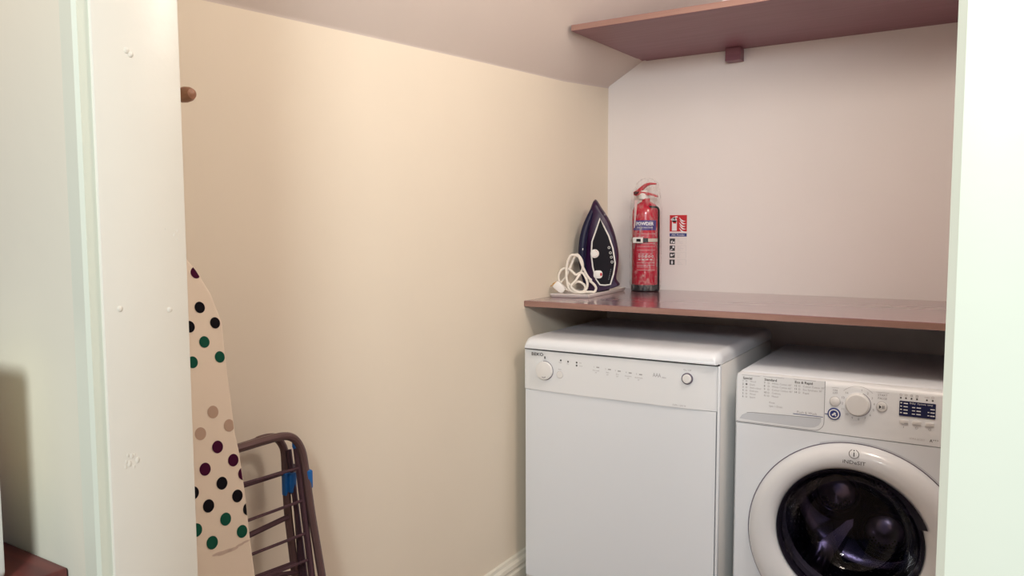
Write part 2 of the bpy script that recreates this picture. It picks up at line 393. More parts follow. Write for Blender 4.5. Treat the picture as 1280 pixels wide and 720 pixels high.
m = MB(); ringflat(m, .126, .7455, .0100, .0108, pf); m.build('start_button_rim', 'pale_ink', cp)
MB().lathe([(.0100, 0), (.0096, -.0015), (.0001, -.0018)], (.126, 0, .7455), 'Y', 20).build('start_button', 'knob_plastic', cp, smooth=True)
for (u, w) in ((.129, .7885), (.153, .7868), (.181, .7865), (.181, .7778)): disc(MB(), u, w, .0027, pf, 12).build('indicator_light', 'ink', cp)
m = text_geo(MB(), 'BEKO', .0295, .7960, .0128, pf, squash=1.28, bold=.012); m.build('lettering', 'ink', cp)
m = text_geo(MB(), 'AAA', .414, .7685, .0155, pf, squash=.75); m.build('lettering', 'grey_ink', cp)
m = MB()
for (u, w, t, s) in ((.440, .7672, 'class', .0065), (.500, .7935, 'On / Off', .0062), (.471, .6955, 'DSFN 1530 W', .0062), (.121, .7600, 'Start', .0050), (.122, .7805, 'Wash', .0045), (.149, .7790, 'Dry', .0045),
                     (.190, .7848, 'Salt', .0045), (.190, .7763, 'Rinse', .0045)): text_geo(m, t, u, w, s, pf)
for k, (u, w) in enumerate(((.243, .776), (.279, .7735), (.309, .7715), (.342, .7695), (.373, .7680))):
    t = ('Pre-wash', 'Mini', 'Eco', 'Intensive', 'Automatic')[k]
    text_geo(m, str(k+1), u-.008, w+.001, .0062, pf)
    rect(m, u+.001, u+.010, w+.001, w+.0042, pf)
    text_geo(m, t, u, w-.0085, .0055, pf, 'CENTER'); text_geo(m, '70\u00b0', u, w-.0150, .0052, pf, 'CENTER')
m.build('small_lettering', 'grey_ink', cp)
MB().lathe([(.0155, .002), (.0155, -.002), (.0125, -.002), (.0125, .002)], (.511, 0, .7725), 'Y', 30).build('power_button_rim', 'groove', cp, smooth=True)
MB().lathe([(.0122, .001), (.0120, -.0055), (.0105, -.0070), (.0001, -.0072)], (.511, 0, .7725), 'Y', 30).build('power_button', 'knob_plastic', cp, smooth=True)

# ================================================================== WASHING MACHINE
WX0, WX1, WY, WT = .6278, 1.2228, .0395, .7988
CX, CZ = .925, .392
wm = thing('washing_machine', ((WX0+WX1)/2, WY+.28, FLOOR), 'white front-loading washing machine with a dark round porthole and blue button', 'washing machine')
b = MB()
zb = FLOOR+.012
b.add([(WX0, WY+.02, zb), (WX0, WY+.55, zb), (WX0, WY+.55, WT-.03), (WX0, WY+.02, WT-.03)], [(0, 1, 2, 3)])
b.add([(WX1, WY+.02, zb), (WX1, WY+.55, zb), (WX1, WY+.55, WT-.03), (WX1, WY+.02, WT-.03)], [(0, 1, 2, 3)])
b.add([(WX0, WY+.55, zb), (WX1, WY+.55, zb), (WX1, WY+.55, WT-.03), (WX0, WY+.55, WT-.03)], [(0, 1, 2, 3)])
b.add([(WX0, WY+.02, zb), (WX1, WY+.02, zb), (WX1, WY+.55, zb), (WX0, WY+.55, zb)], [(0, 1, 2, 3)])
b.build('body', 'enamel_side', wm)
# front panel with the round opening, its long edges turned back
def sq(i, n, x0, x1, z0, z1):
    a = 2*PI*i/n; dx, dz = math.cos(a), math.sin(a)
    t = min(((x1-CX) if dx > 0 else (x0-CX))/dx if abs(dx) > 1e-9 else 1e9, ((z1-CZ) if dz > 0 else (z0-CZ))/dz if abs(dz) > 1e-9 else 1e9)
    return CX+dx*t, CZ+dz*t
def corner_fix(x0, x1, z0, z1, n):
    pts = [list(sq(i, n, x0, x1, z0, z1)) for i in range(n)]
    for (cx, cz) in ((x0, z0), (x1, z0), (x1, z1), (x0, z1)):
        k = min(range(n), key=lambda i: (pts[i][0]-cx)**2+(pts[i][1]-cz)**2); pts[k] = [cx, cz]
    return pts
n = 96; PZ = .662; OX, OZ = -.012, .022      # the glass sits a little off the ring's centre
rg = []
for (dx, y) in ((0, WY+.02), (.001, WY+.008), (.006, WY)):
    rg.append([Vector((x, y, z)) for (x, z) in corner_fix(WX0+dx, WX1-dx, zb, PZ, n)])
for (r, y) in ((.262, WY), (.176, WY), (.172, WY+.004)):
    k_ = 0 if r > .2 else 1
    rg.append([Vector((CX+OX*k_+r*math.cos(2*PI*i/n), y, CZ+OZ*k_+r*math.sin(2*PI*i/n))) for i in range(n)])
MB().loft(rg, cap0=False, cap1=False).build('front_panel', 'enamel', wm, smooth=True, angle=30)
MB().box(WX0+.004, WX1-.004, WY+.004, WY+.03, PZ-.001, PZ+.003).build('panel_seam', 'grey_seam', wm)
# top and control panel with rounded upper edge
topring = lambda x: [Vector((x, y, z)) for (y, z) in ((WY+.03, PZ+.002), (WY+.0, PZ+.002), (WY, .780), (WY+.002, .787), (WY+.007, .792), (WY+.014, .7945), (WY+.03, .7945))]
xs = [(WX0, .0), (WX0+.004, .0), (WX1-.004, 0), (WX1, 0)]
rings = []
for (x, s) in ((WX0, .010), (WX0+.002, .005), (WX0+.006, .0015), (WX0+.014, 0), (WX1-.014, 0), (WX1-.006, .0015), (WX1-.002, .005), (WX1, .010)):
    rings.append([Vector((x, y+s if y < WY+.02 else y, z-(s if z > .77 else 0))) for (_, y, z) in topring(0)])
fp = MB().loft(rings).build('control_panel', 'panel_plastic', wm, smooth=True, angle=40)
rings = []
for (x, s) in ((WX0, .016), (WX0+.003, .008), (WX0+.009, .002), (WX0+.018, 0), (WX1-.018, 0), (WX1-.009, .002), (WX1-.003, .008), (WX1, .016)):
    rings.append([Vector((x, y, z)) for (y, z) in ((WY+.028, WT-.032), (WY+.028, WT-.004-s), (WY+.034, WT-s), (WY+.555, WT-s), (WY+.56, WT-.004-s), (WY+.56, WT-.032))])
MB().loft(rings).build('top_panel', 'enamel', wm, smooth=True, angle=40)
wf = lambda u, w: Vector((u, WY-.0007, w))
# soap drawer: outline groove, recessed grip
m = MB()
ol = [(.6335, .6665)] + [(.640+.0, .6660)] + [(.826+.024*math.sin(PI/2*i/8), .6905-.024*math.cos(PI/2*i/8)) for i in range(9)] + [(.850, .7935)]
P3 = [wf(u, w) for (u, w) in ol]
for i in range(len(P3)-1):
    a, b_ = P3[i], P3[i+1]; t = (b_-a).normalized(); nn = Vector((-t.z, 0, t.x))*.0006
    m.add([a+nn, b_+nn, b_-nn, a-nn], [(0, 1, 2, 3)])
dr = MB().prism([Vector((u, WY-.0004, w)) for (u, w) in ol+[(.634, .7935)]], (0, .003, 0)).build('soap_drawer', 'panel_plastic', fp)
m.build('drawer_gap', 'grey_seam', dr)
grip = [(.641, .6735), (.648, .6845), (.660, .6910), (.675, .6930), (.843, .6985), (.843, .6900), (.838, .6810), (.828, .6745), (.812, .6720), (.70, .6720)]
MB().prism([Vector((u, WY-.0010, w)) for (u, w) in grip], (0, .002, 0)).build('drawer_grip', 'recess_grey', dr)
m = MB(); gp = [(.660, .6910), (.675, .6930), (.843, .6985)]
for i in range(2):
    a, b_ = wf(*gp[i])-Vector((0, .0006, 0)), wf(*gp[i+1])-Vector((0, .0006, 0)); m.add([a, b_, b_+Vector((0, 0, .0012)), a+Vector((0, 0, .0012))], [(0, 1, 2, 3)])
m.build('grip_edge', 'grey_seam', dr)
m = MB()
for (u, w, t) in ((.648, .7795, 'Special'), (.703, .7805, 'Standard'), (.778, .7815, 'Eco & Rapid')): text_geo(m, t, u, w, .0088, wf, bold=.02)
for col, (u, w, k0, k) in enumerate(((.648, .7725, 1, 6), (.703, .7725, 7, 5), (.778, .7730, 12, 3))):
    for i in range(k): text_geo(m, str(k0+i), u-.001, w-.0083*i, .0068, wf)
m.build('lettering', 'ink', dr)
m = MB()
rect(m, .645, .692, .7895, .7902, wf); rect(m, .700, .752, .7905, .7912, wf); rect(m, .775, .828, .7910, .7917, wf)
cols = ((.666, .7725, ('Wool', 'Dark', 'Anti-odour', 'Delicate', 'Wool', 'Sport')), (.722, .7725, ('White Cotton 60\u00b0', 'White Cotton 60\u00b0', 'Colour Cotton 40\u00b0', 'Cottons', 'Mixed')),
        (.798, .7730, ('Colour Cotton 20\u00b0', 'Eco Synthetic 30\u00b0', 'Rapid')))
for (u, w, ts) in cols:
    for i, t in enumerate(ts):
        text_geo(m, t, u, w-.0083*i, .0066, wf); ringflat(m, u-.0085, w+.0022-.0083*i, .0016, .0024, wf, 10)
text_geo(m, 'Rinse', .716, .7225, .0066, wf); text_geo(m, 'Spin + Drain', .716, .7135, .0066, wf)
text_geo(m, 'Push & Wash', .785, .7055, .0088, wf)
m.build('small_lettering', 'grey_ink', dr)
m = MB(); disc(m, .6575, .7665, .0026, wf, 10); m.build('dark_symbol', 'ink', dr)
m = MB(); rect(m, .776, .8475, .7020, .7036, wf); m.build('push_wash_line', 'navy', dr)
m = MB(); rect(m, .8515, .862, .7115, .7133, wf); m.build('button_line', 'navy', fp)
# buttons, dial, display
MB().lathe([(.0115, .001), (.0112, -.003), (.009, -.0042), (.0001, -.0048)], (.874, WY, .7455), 'Y', 24).build('power_button', 'knob_plastic', fp, smooth=True)
m = MB(); ringflat(m, .874, .7455, .0115, .0126, wf); m.build('power_button_rim', 'pale_ink', fp)
pw = MB().lathe([(.0150, .001), (.0150, -.002), (.0128, -.003), (.0001, -.003)], (.873, WY, .7145), 'Y', 30).build('push_wash_button', 'navy', fp, smooth=True)
f2 = lambda u, w: Vector((u, WY-.0036, w))
m = MB(); ringflat(m, .873, .7145, .0092, .0122, f2); m.build('white_ring', 'white_ink', pw)
m = MB(); disc(m, .8745, .7155, .0032, f2, 12); disc(m, .8705, .7125, .0026, f2, 10); disc(m, .8768, .7110, .0018, f2, 8); m.build('splash_mark', 'white_ink', pw)
MB().lathe([(.0285, .001), (.0285, -.003), (.0262, -.004), (.0258, -.011), (.0240, -.013), (.0001, -.0135)], (.926, WY, .7445), 'Y', 40).build('programme_dial', 'knob_plastic', fp, smooth=True)
m = MB(); ringflat(m, .926, .7445, .0285, .0298, wf, 30, -2.2, 1.2); m.build('dial_gap', 'groove', fp)
m = MB(); ringflat(m, .926, .7445, .0440, .0447, wf, 24, .75, 2.4)
for k in range(15):
    a = PI/2 - 2*PI*(k-.2)/15.5 + .1
    if k in (0,): continue
    text_geo(m, str(k), .926+.0365*math.cos(a), .7445+.0365*math.sin(a)-.0028, .0078, wf, 'CENTER')
text_geo(m, 'ON', .874, .7715, .0066, wf, 'CENTER'); text_geo(m, 'OFF', .874, .7645, .0066, wf, 'CENTER')
text_geo(m, 'START', .980, .7705, .0072, wf, 'CENTER'); text_geo(m, 'PAUSE', .980, .7625, .0072, wf, 'CENTER')
rect(m, .866, .882, .7795, .7801, wf); rect(m, .966, .994, .7790, .7796, wf)
m.build('dial_lettering', 'grey_ink', fp)
MB().lathe([(.0115, .001), (.0112, -.002), (.010, -.003), (.0001, -.0034)], (.979, WY, .7445), 'Y', 24).build('start_button', 'knob_plastic', fp, smooth=True)
m = MB(); ringflat(m, .979, .7445, .0115, .0126, wf); m.build('start_button_rim', 'pale_ink', fp)
f3 = lambda u, w: Vector((u, WY-.0040, w))
m = MB(); m.add([f3(.9735, .7400), f3(.9735, .7490), f3(.9785, .7445)], [(0, 1, 2)]); rect(m, .9805, .9818, .7405, .7485, f3); rect(m, .9835, .9848, .7405, .7485, f3); m.build('start_symbol', 'ink', fp)
ds = MB().prism([Vector((u, WY-.0015, w)) for (u, w) in rrect(1.0165, 1.0925, .7285, .7645, .002)], (0, .003, 0)).build('display', 'display_navy', fp)
f4 = lambda u, w: Vector((u, WY-.0019, w))
m = MB()
for i in range(4):
    rect(m, 1.0185, 1.0225, .7585-.0078*i, .7600-.0078*i+.001, f4); rect(m, 1.0255, 1.0345, .7580-.0078*i, .7605-.0078*i, f4)
    if i: rect(m, 1.0435, 1.0500, .7580-.0078*i, .7602-.0078*i, f4); rect(m, 1.0530, 1.0620, .7580-.0078*i, .7605-.0078*i, f4)
    if i > 1: rect(m, 1.0760, 1.0795, .7580-.0078*i, .7602-.0078*i, f4)
    if i: rect(m, 1.0815, 1.0905, .7575-.0078*i, .7600-.0078*i, f4)
text_geo(m, 'Delay  Options  temp', 1.0380, .7590, .0055, f4)
m.build('display_writing', 'white_ink', ds)
for u in (1.0190, 1.0300, 1.0415, 1.0530, 1.0735, 1.0855): disc(MB(), u, .7715, .0020, wf, 10).build('indicator_light', 'ink', fp)
m = MB()
for u in (1.0190, 1.0300, 1.0415, 1.0530, 1.0855): ringflat(m, u, .7785, .0018, .0028, wf, 10)
text_geo(m, 'max', 1.0735, .7765, .006, wf, 'CENTER')
for u in (1.0545, 1.0815): ringflat(m, u, .7035, .0022, .0032, wf, 12)
text_geo(m, 'XWA 81252', 1.0400, .6745, .0062, wf)
m.build('symbols', 'pale_ink', fp)
m = MB(); text_geo(m, 'A', 1.082, .6735, .0098, wf); text_geo(m, '+++', 1.0885, .6765, .0070, wf); text_geo(m, '1200', 1.1145, .6730, .0098, wf); text_geo(m, 'i', 1.027, .7000, .0068, wf, 'CENTER'); m.build('class_lettering', 'ink', fp)
for u in (1.0275, 1.0542, 1.0815):
    MB().prism([Vector((a, WY-.003, w)) for (a, w) in rrect(u-.0092, u+.0092, .7110, .7195, .002)], (0, .004, 0)).build('option_button', 'knob_plastic', fp, bevel=.0008)
# porthole door
dc = Vector((CX, WY, CZ))
oc = dc+Vector((OX, 0, OZ)); rings = []
for (r, y, k_) in ((.254, .001, 0), (.253, -.006, 0), (.249, -.016, 0), (.240, -.026, .05), (.226, -.032, .2), (.206, -.033, .45), (.188, -.030, .75), (.177, -.024, .95), (.170, -.014, 1), (.168, .0, 1), (.168, .012, 1)):
    rings.append([dc+Vector((OX*k_+r*math.cos(2*PI*i/96), y, OZ*k_+r*math.sin(2*PI*i/96))) for i in range(96)])
door = MB().loft(rings, cap0=False, cap1=False).build('door', 'door_ring', wm, smooth=True, angle=60)
m = MB(); ringflat(m, CX, CZ, .2535, .2562, wf, 96); m.build('door_gap', 'groove', door)
m = MB(); ringflat(m, CX, CZ, .2560, .2600, wf, 60, .15, 1.9); m.build('door_gap_upper', 'recess_grey', door)
MB().lathe([(.1690, -.016), (.1680, -.018), (.1610, -.010), (.1590, .005), (.1650, .006)], oc, 'Y', 80).build('glass_rim', 'dark_plastic', door, smooth=True)
# hand grip notch cut into the inner rim, upper right to right
m = MB(); A0, A1 = math.radians(18), math.radians(76); vs = []
K = 20
for i in range(K+1):
    t = i/K; a = A0+(A1-A0)*t; ro = .169 + .015*(1-t)**.7
    for (r, y) in ((.161, -.012), (ro, -.0265-.35*(ro-.169)), (ro, -.020)): vs.append(oc+Vector((r*math.cos(a), y-.0005, r*math.sin(a))))
for i in range(K): m.add([vs[3*i], vs[3*i+1], vs[3*i+4], vs[3*i+3]], [(0, 1, 2, 3)])
m.build('grip_notch', 'dark_plastic', door, smooth=True)
MB().lathe([(.161, -.006), (.156, .012), (.148, .040), (.132, .070), (.112, .092), (.085, .105), (.045, .112), (.0005, .114)], oc, 'Y', 64).build('glass_bowl', 'porthole_glass', door, smooth=True)
# logo on the door
q = hitY((1067.5, 567.5), WY-.0335); lf = lambda u, w: Vector((u, WY-.0342, w))
m = MB(); ringflat(m, q.x, q.z, .0102, .0116, lf, 26, PI*.62, PI*2.38)
rect(m, q.x-.0011, q.x+.0011, q.z-.0065, q.z+.0040, lf); disc(m, q.x, q.z+.0085, .0016, lf, 10)
q2 = hitY((1067.5, 578.5), WY-.0335)
text_geo(m, '\u026aN\u1d05ES\u026aT' if False else 'iNDeSIT', q2.x, q2.z-.0036, .0125, lf, 'CENTER', 1.18); m.build('logo', 'ink', door)
# gasket, drum, lifters with holes
MB().lathe([(.178, .003), (.170, .010), (.168, .045), (.172, .060), (.165, .075), (.175, .095), (.20, .105)], oc, 'Y', 48).build('gasket', 'rubber', wm, smooth=True)
dru = MB().lathe([(.195, .10), (.222, .105), (.222, .42), (.20, .435), (.06, .43), (.0005, .40)], dc, 'Y', 64).build('drum', 'dark_steel', wm, smooth=True, angle=50)
m = MB()
for i in range(60):
    for j in range(9):
        a = 2*PI*(i+.5*(j % 2))/60; c = dc+Vector((.2212*math.cos(a), .135+.032*j, .2212*math.sin(a)))
        ex = Vector((-math.sin(a), 0, math.cos(a))); ey = Vector((0, 1, 0))
        m.add([c+ex*.0035*math.cos(PI/3*k)+ey*.0035*math.sin(PI/3*k) for k in range(6)], [(0, 1, 2, 3, 4, 5)])
for rr, k_ in ((.07, 14), (.10, 20), (.13, 26), (.16, 32)):
    for i in range(k_):
        a = 2*PI*i/k_; c = dc+Vector((rr*math.cos(a), .4275, rr*math.sin(a)))
        m.add([c+Vector((.004*math.cos(PI/3*k), 0, .004*math.sin(PI/3*k))) for k in range(6)], [(0, 1, 2, 3, 4, 5)])
hl = m.build('drum_holes', 'hole', dru); hl['kind'] = 'stuff'
# three pressed lobes on the drum's back wall with lighter ridges between them
for a in (math.radians(-66), math.radians(54), math.radians(174)):
    lc = dc+Vector((.093*math.cos(a), 0, .093*math.sin(a)))
    lobe = MB().lathe([(.096, .430), (.094, .400), (.090, .370), (.082, .350), (.070, .342), (.058, .350), (.052, .362)], lc, 'Y', 36).build('back_lobe', 'lobe_dark', dru, smooth=True)
    MB().lathe([(.053, .364), (.050, .352), (.040, .345), (.022, .340), (.0005, .338)], lc, 'Y', 32).build('lobe_dome', 'steel', lobe, smooth=True)
    m = MB()
    for (rr, yy, k_) in ((.041, .3445, 11), (.031, .3415, 8)):
        for i in range(k_):
            b_ = math.radians(-160+140*(i+.5)/k_); c = lc+Vector((rr*math.cos(b_), yy, rr*math.sin(b_)))
            m.add([c+Vector((.0028*math.cos(PI/4*k), 0, .0028*math.sin(PI/4*k))) for k in range(8)], [tuple(range(8))])
    m.build('lifter_holes', 'hole', lobe)
    b_ = a+PI/3; er = Vector((math.cos(b_), 0, math.sin(b_))); et = Vector((-math.sin(b_), 0, math.cos(b_)))
    MB().loft([[dc+er*r_+et*w_*sg+Vector((0, y_, 0)) for (sg, y_) in ((-1, .41), (-.6, .372-.02*k), (.6, .372-.02*k), (1, .41))] for k, (r_, w_) in enumerate(((.045, .014), (.11, .020), (.20, .045)))], closed=False, cap0=False, cap1=False).build('back_ridge', 'ridge_steel', dru, smooth=True, angle=60)
for a in (math.radians(-6), math.radians(114), math.radians(234)):
    er = Vector((math.cos(a), 0, math.sin(a))); et = Vector((-math.sin(a), 0, math.cos(a)))
    rings = []
    for (y, h, w) in ((.125, .010, .040), (.135, .035, .036), (.16, .050, .032), (.26, .052, .030), (.36, .040, .032), (.42, .010, .040)):
        ring = []
        for i in range(13):
            t = PI*i/12; ring.append(dc + er*(.221-h*math.sin(t)**.8) + et*w*math.cos(t)*(1 if True else 0) + Vector((0, y, 0)))
        rings.append(ring)
    lf_ = MB().loft(rings, closed=False, cap0=False, cap1=False).build('lifter', 'steel', dru, smooth=True, angle=60)
    m = MB()
    for i in range(8):
        for j in range(2):
            c = dc + er*(.221-.040) + et*(.020) + Vector((0, .15+.026*i+.012*j, 0)) - er*(-.028)*j*0
            c = c + er*(.020*j)
            e1 = (er*.8+et*.6).normalized()
            m.add([c+et*.003+e1*.0042*math.cos(PI/4*k)+Vector((0, 1, 0))*.0042*math.sin(PI/4*k) for k in range(8)], [tuple(range(8))])
    m.build('lifter_holes', 'hole', lf_)
for x in (WX0+.05, WX1-.05):
    for y in (WY+.06, WY+.5): MB().lathe([(.014, FLOOR), (.018, FLOOR), (.018, FLOOR+.008), (.008, FLOOR+.010), (.008, zb)], (x, y, 0), n=14, cap=True).build('foot', 'seam', wm, smooth=True)

# ================================================================== COUNTER SHELF AND UPPER SHELF
ZCT = .9495; YCF = .082; TH = .018
ct = thing('counter_shelf', (.6, .4, ZCT-TH), 'glossy reddish-brown wooden counter above the dishwasher and washing machine', 'shelf')
MB().box(XL+.001, XR, YCF, YB, ZCT-TH, ZCT).build('board', 'shelf_wood', ct, bevel=.0008, seg=1)
MB().box(XL+.001, XR, YCF-.0012, YCF, ZCT-TH+.0008, ZCT-.0012).build('edge_strip', 'shelf_edge', ct)
for x in (.30, .95): MB().box(x, x+.04, YB-.035, YB, ZCT-TH-.035, ZCT-TH).build('support_block', 'shelf_wood', ct, bevel=.001, seg=1)
ZS = 1.7775; YSF = .178
us = thing('upper_shelf', (.7, .45, ZS), 'dark reddish-brown upper shelf seen from below, over the fire extinguisher', 'shelf')
pts = [Vector((.068, YSF, ZS)), Vector((XR, YSF, ZS)), Vector((XR, YB, ZS)), Vector((.105, YB, ZS)), Vector((.104, YB-.012, ZS)), Vector((.092, YB-.008, ZS))]
MB().prism(pts, (0, 0, TH)).build('board', 'upper_wood', us, bevel=.0006, seg=1)
MB().box(.0695, XR, YSF-.0012, YSF, ZS+.0008, ZS+TH-.0010).build('edge_strip', 'shelf_edge', us)
MB().box(.404, .455, YB-.045, YB, ZS-.043, ZS-.001).build('support_block', 'upper_wood', us, bevel=.001, seg=1)

# ================================================================== TRAY AND STEAM IRON
tz = ZCT
tray = thing('iron_tray', (.03, .42, tz), 'thin white-rimmed rectangular tray under the upright iron', 'tray')
TO = [(-.030, .222), (.096, .246), (.078, .590), (-.038, .590)]
def inset(poly, d):
    c = Vector((sum(p[0] for p in poly)/4, sum(p[1] for p in poly)/4)); return [((Vector(p)-c)*(1-d/(Vector(p)-c).length)+c) for p in poly]
lo = inset(TO, .008); hi = TO; inn = inset(TO, .007); flo = inset(TO, .014)
MB().loft([[Vector((p[0], p[1], tz+h)) for p in poly] for (poly, h) in ((lo, .0005), (hi, .0105), (hi, .0125), (inn, .0122), (flo, .0030))]).build('rim', 'tray_metal', tray, bevel=.0012, seg=2)
tz2 = tz+.0045
# iron stands on its heel: local frame u (right), w (up), d (towards the viewer)
IC = Vector((.036, .448, tz2)); IN = Vector((.36, -.933, 0)).normalized(); IU = Vector((-IN.y, IN.x, 0))
iron = thing('steam_iron', IC, 'dark purple steam iron with white outline standing upright on its heel', 'iron')
def ipx(q, d=0.0):
    p = hit(q, IN, IC+IN*d); return ((p-IC).dot(IU), p.z-IC.z)
def ip(u, w, d): return IC+IU*u+IN*d+Vector((0, 0, w))
def outline(px, d=0.0, k=5): return [(p.x, p.y) for p in spline([Vector((*ipx(q, d), 0)) for q in px], k, True)]
SIL = [(743, 249), (735, 268), (729, 287), (726, 305), (727, 330), (731, 352), (737, 364), (757, 362), (774, 357), (770, 349), (772, 335), (773, 318), (769, 296), (762, 276), (752, 260)]
S0 = outline(SIL)
cu_ = sum(u for u, w in S0)/len(S0); cw_ = sum(w for u, w in S0)/len(S0)
def scl(o, s, du=0): return [(cu_+(u-cu_)*s+du, max(0.0, cw_+(w-cw_)*(s if w > cw_ else 1.0))) for (u, w) in o]
S0 = [(u, max(0.001, w)) for (u, w) in S0]
MB().loft([[ip(u, w, d) for (u, w) in scl(S0, s)] for (d, s) in ((-.046, .95), (-.043, .97))]).build('sole_plate', 'steel', iron, smooth=True)
body = MB().loft([[ip(u, w, d) for (u, w) in scl(S0, s)] for (d, s) in ((-.043, .985), (-.032, .99), (-.018, 1.0), (.0, .975), (.010, .93), (.014, .88))]).build('body', 'iron_purple', iron, smooth=True, angle=50)
TR = [(750, 273), (745, 288), (740, 302), (739, 318), (741, 334), (745, 349), (750, 356), (757, 356.5), (763, 355.5), (767, 342), (769, 329), (766, 310), (761, 295), (755, 283)]
def sharp_outline(px, d):
    return [ipx(q, d) for q in px]
T0 = sharp_outline(TR, .016)
tu = sum(u for u, w in T0)/len(T0); tw = sum(w for u, w in T0)/len(T0)
MB().prism([ip(u, w, .010) for (u, w) in T0], IN*.007).build('front_panel', 'iron_black', body, bevel=.001, seg=1)
MB().tube([ip(u, w, .0175) for (u, w) in T0], .0027, 8, True).build('white_outline', 'white_plastic', body, smooth=True)
# grip: arch standing off the left side of the body
HP = [ipx(q, .0) for q in ((741, 262), (733, 284), (728, 306), (727, 330), (732, 356))]
hp = spline([ip(HP[0][0], HP[0][1], .004), ip(HP[1][0], HP[1][1], .022), ip(HP[2][0]+.004, HP[2][1], .030), ip(HP[3][0]+.006, HP[3][1], .030), ip(HP[4][0]+.004, max(.014, HP[4][1]), .012)], 8)
MB().tube(hp, [.008+.006*math.sin(PI*i/(len(hp)-1)) for i in range(len(hp))], 12).build('handle', 'iron_blue', iron, smooth=True)
HB = [ipx(q, .03) for q in ((727, 307), (726, 318))]
for (u, w) in HB: MB().sphere(ip(u, w, .034), .0085, 12, (1, 1, .8)).build('spray_button', 'iron_black', iron, smooth=True)
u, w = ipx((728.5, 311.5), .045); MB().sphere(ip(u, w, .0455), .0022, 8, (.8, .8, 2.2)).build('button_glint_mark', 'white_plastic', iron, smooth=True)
def idisc(px, r, d, h, name, mt, par):
    u, w = ipx(px, d); c = ip(u, w, d); m_ = MB(); ex, ez = IU, Vector((0, 0, 1))
    rg_ = [[c+IN*hh+ex*rr*math.cos(2*PI*i/24)+ez*rr*math.sin(2*PI*i/24) for i in range(24)] for (rr, hh) in ((r, 0), (r, h*.7), (r*.9, h), (r*.3, h*1.05))]
    return m_.loft(rg_).build(name, mt, par, smooth=True)
dl = idisc((743.5, 317), .0150, .0165, .006, 'temperature_dial', 'white_plastic', iron)
m = MB(); u, w = ipx((743.5, 317), .0235)
for k in range(7): a = -1.9+.55*k; disc(m, u+.0105*math.cos(a), w+.0105*math.sin(a), .0011, lambda a_, b_: ip(a_, b_, .0232), 8)
m.build('dial_marks', 'red_print', dl)
u, w = ipx((748.5, 343), .0175)
bt = MB().prism([ip(a, b_, .0165) for (a, b_) in rrect(u-.018, u+.0125, w-.0135, w+.0135, .010)], IN*.007).build('logo_button', 'white_plastic', iron, bevel=.001)
m = MB(); u, w = ipx((751.3, 343), .0245); disc(m, u, w, .0058, lambda a, b_: ip(a, b_, .0239), 18, .0036); m.build('red_mark', 'red_print', bt)
for px in ((761.3, 309.5), (763, 316), (764.2, 321.5), (765, 327.5)):
    m = MB(); u, w = ipx(px, .0175); ringflat(m, u, w, .0030, .0044, lambda a, b_: ip(a, b_, .0178), 16); m.build('icon_ring', 'white_plastic', body)
m = MB(); u, w = ipx((757, 268), .012); text_geo(m, '///', u-.006, w-.004, .009, lambda a, b_: ip(a, b_, .0146)); m.build('tip_mark', 'pale_ink', body)
m = MB()
for k in range(6): u, w = ipx((763.5-.5*k, 337+2.4*k), .0175); rect(m, u-.0012, u+.0012, w-.001, w+.001, lambda a, b_: ip(a, b_, .0178))
m.build('side_print', 'grey_ink', body)
u, w = ipx((738, 350), .02); MB().sphere(ip(u, w, .022), .0065, 12).build('cord_joint', 'white_plastic', iron, smooth=True)
# heel
HW = [ipx(q, 0) for q in ((733, 364), (775, 357))]
MB().prism([ip(a, b_, -.042) for (a, b_) in ((-.046, .0015), (.036, .0015), (.040, .012), (-.042, .012))], IN*.050).build('heel', 'iron_black', iron, bevel=.003)
# coiled cord and plug, lying in the tray against the iron
CN = IN; CP = Vector((.012, .318, tz2))
def cp3(q, d=0.0):
    p = hit(q, CN, CP+CN*d); p.z = max(p.z, tz2+.0095); return p
def cord(px, ds): return spline([cp3(q, d) for q, d in zip(px, ds)], 8)
loops = [
    ([(738, 350), (733, 343), (727, 330), (724, 322), (719, 319), (713, 320), (709, 330), (708, 345), (711, 360), (718, 367), (727, 367.5), (733, 361), (734, 352), (728, 341), (720, 344)], [.012, .014, .016, .016, .014, .012, .010, .012, .014, .016, .016, .014, .012, .010, .010]),
    ([(720, 344), (712, 337), (704, 336), (699, 342), (699, 351), (704, 358), (712, 363), (722, 367), (730, 364), (731, 357), (723, 352), (713, 356), (707, 347)], [.010, .004, .000, -.002, -.004, -.002, .004, .010, .008, .004, .002, .002, .0]),
    ([(707, 347), (712, 336), (717, 324), (721, 318), (727, 325), (728, 336), (720, 350), (714, 358), (722, 365), (731, 367)], [.0, -.004, -.006, -.006, -.004, .002, .018, .020, .020, .020]),
    ([(731, 366), (738, 366), (743, 365), (745, 360), (742, 355), (737, 351)], [.012, .010, .006, .004, .006, .010]),
]
for k, (px, ds) in enumerate(loops):
    MB().tube(cord(px, ds), .0041, 8).build('cord', 'cord_white', iron, smooth=True)
MB().tube(cord([(707, 347), (702, 352), (700, 358), (700, 362)], [0, -.002, .004, .010]), .0032, 8).build('cord', 'cord_white', iron, smooth=True)
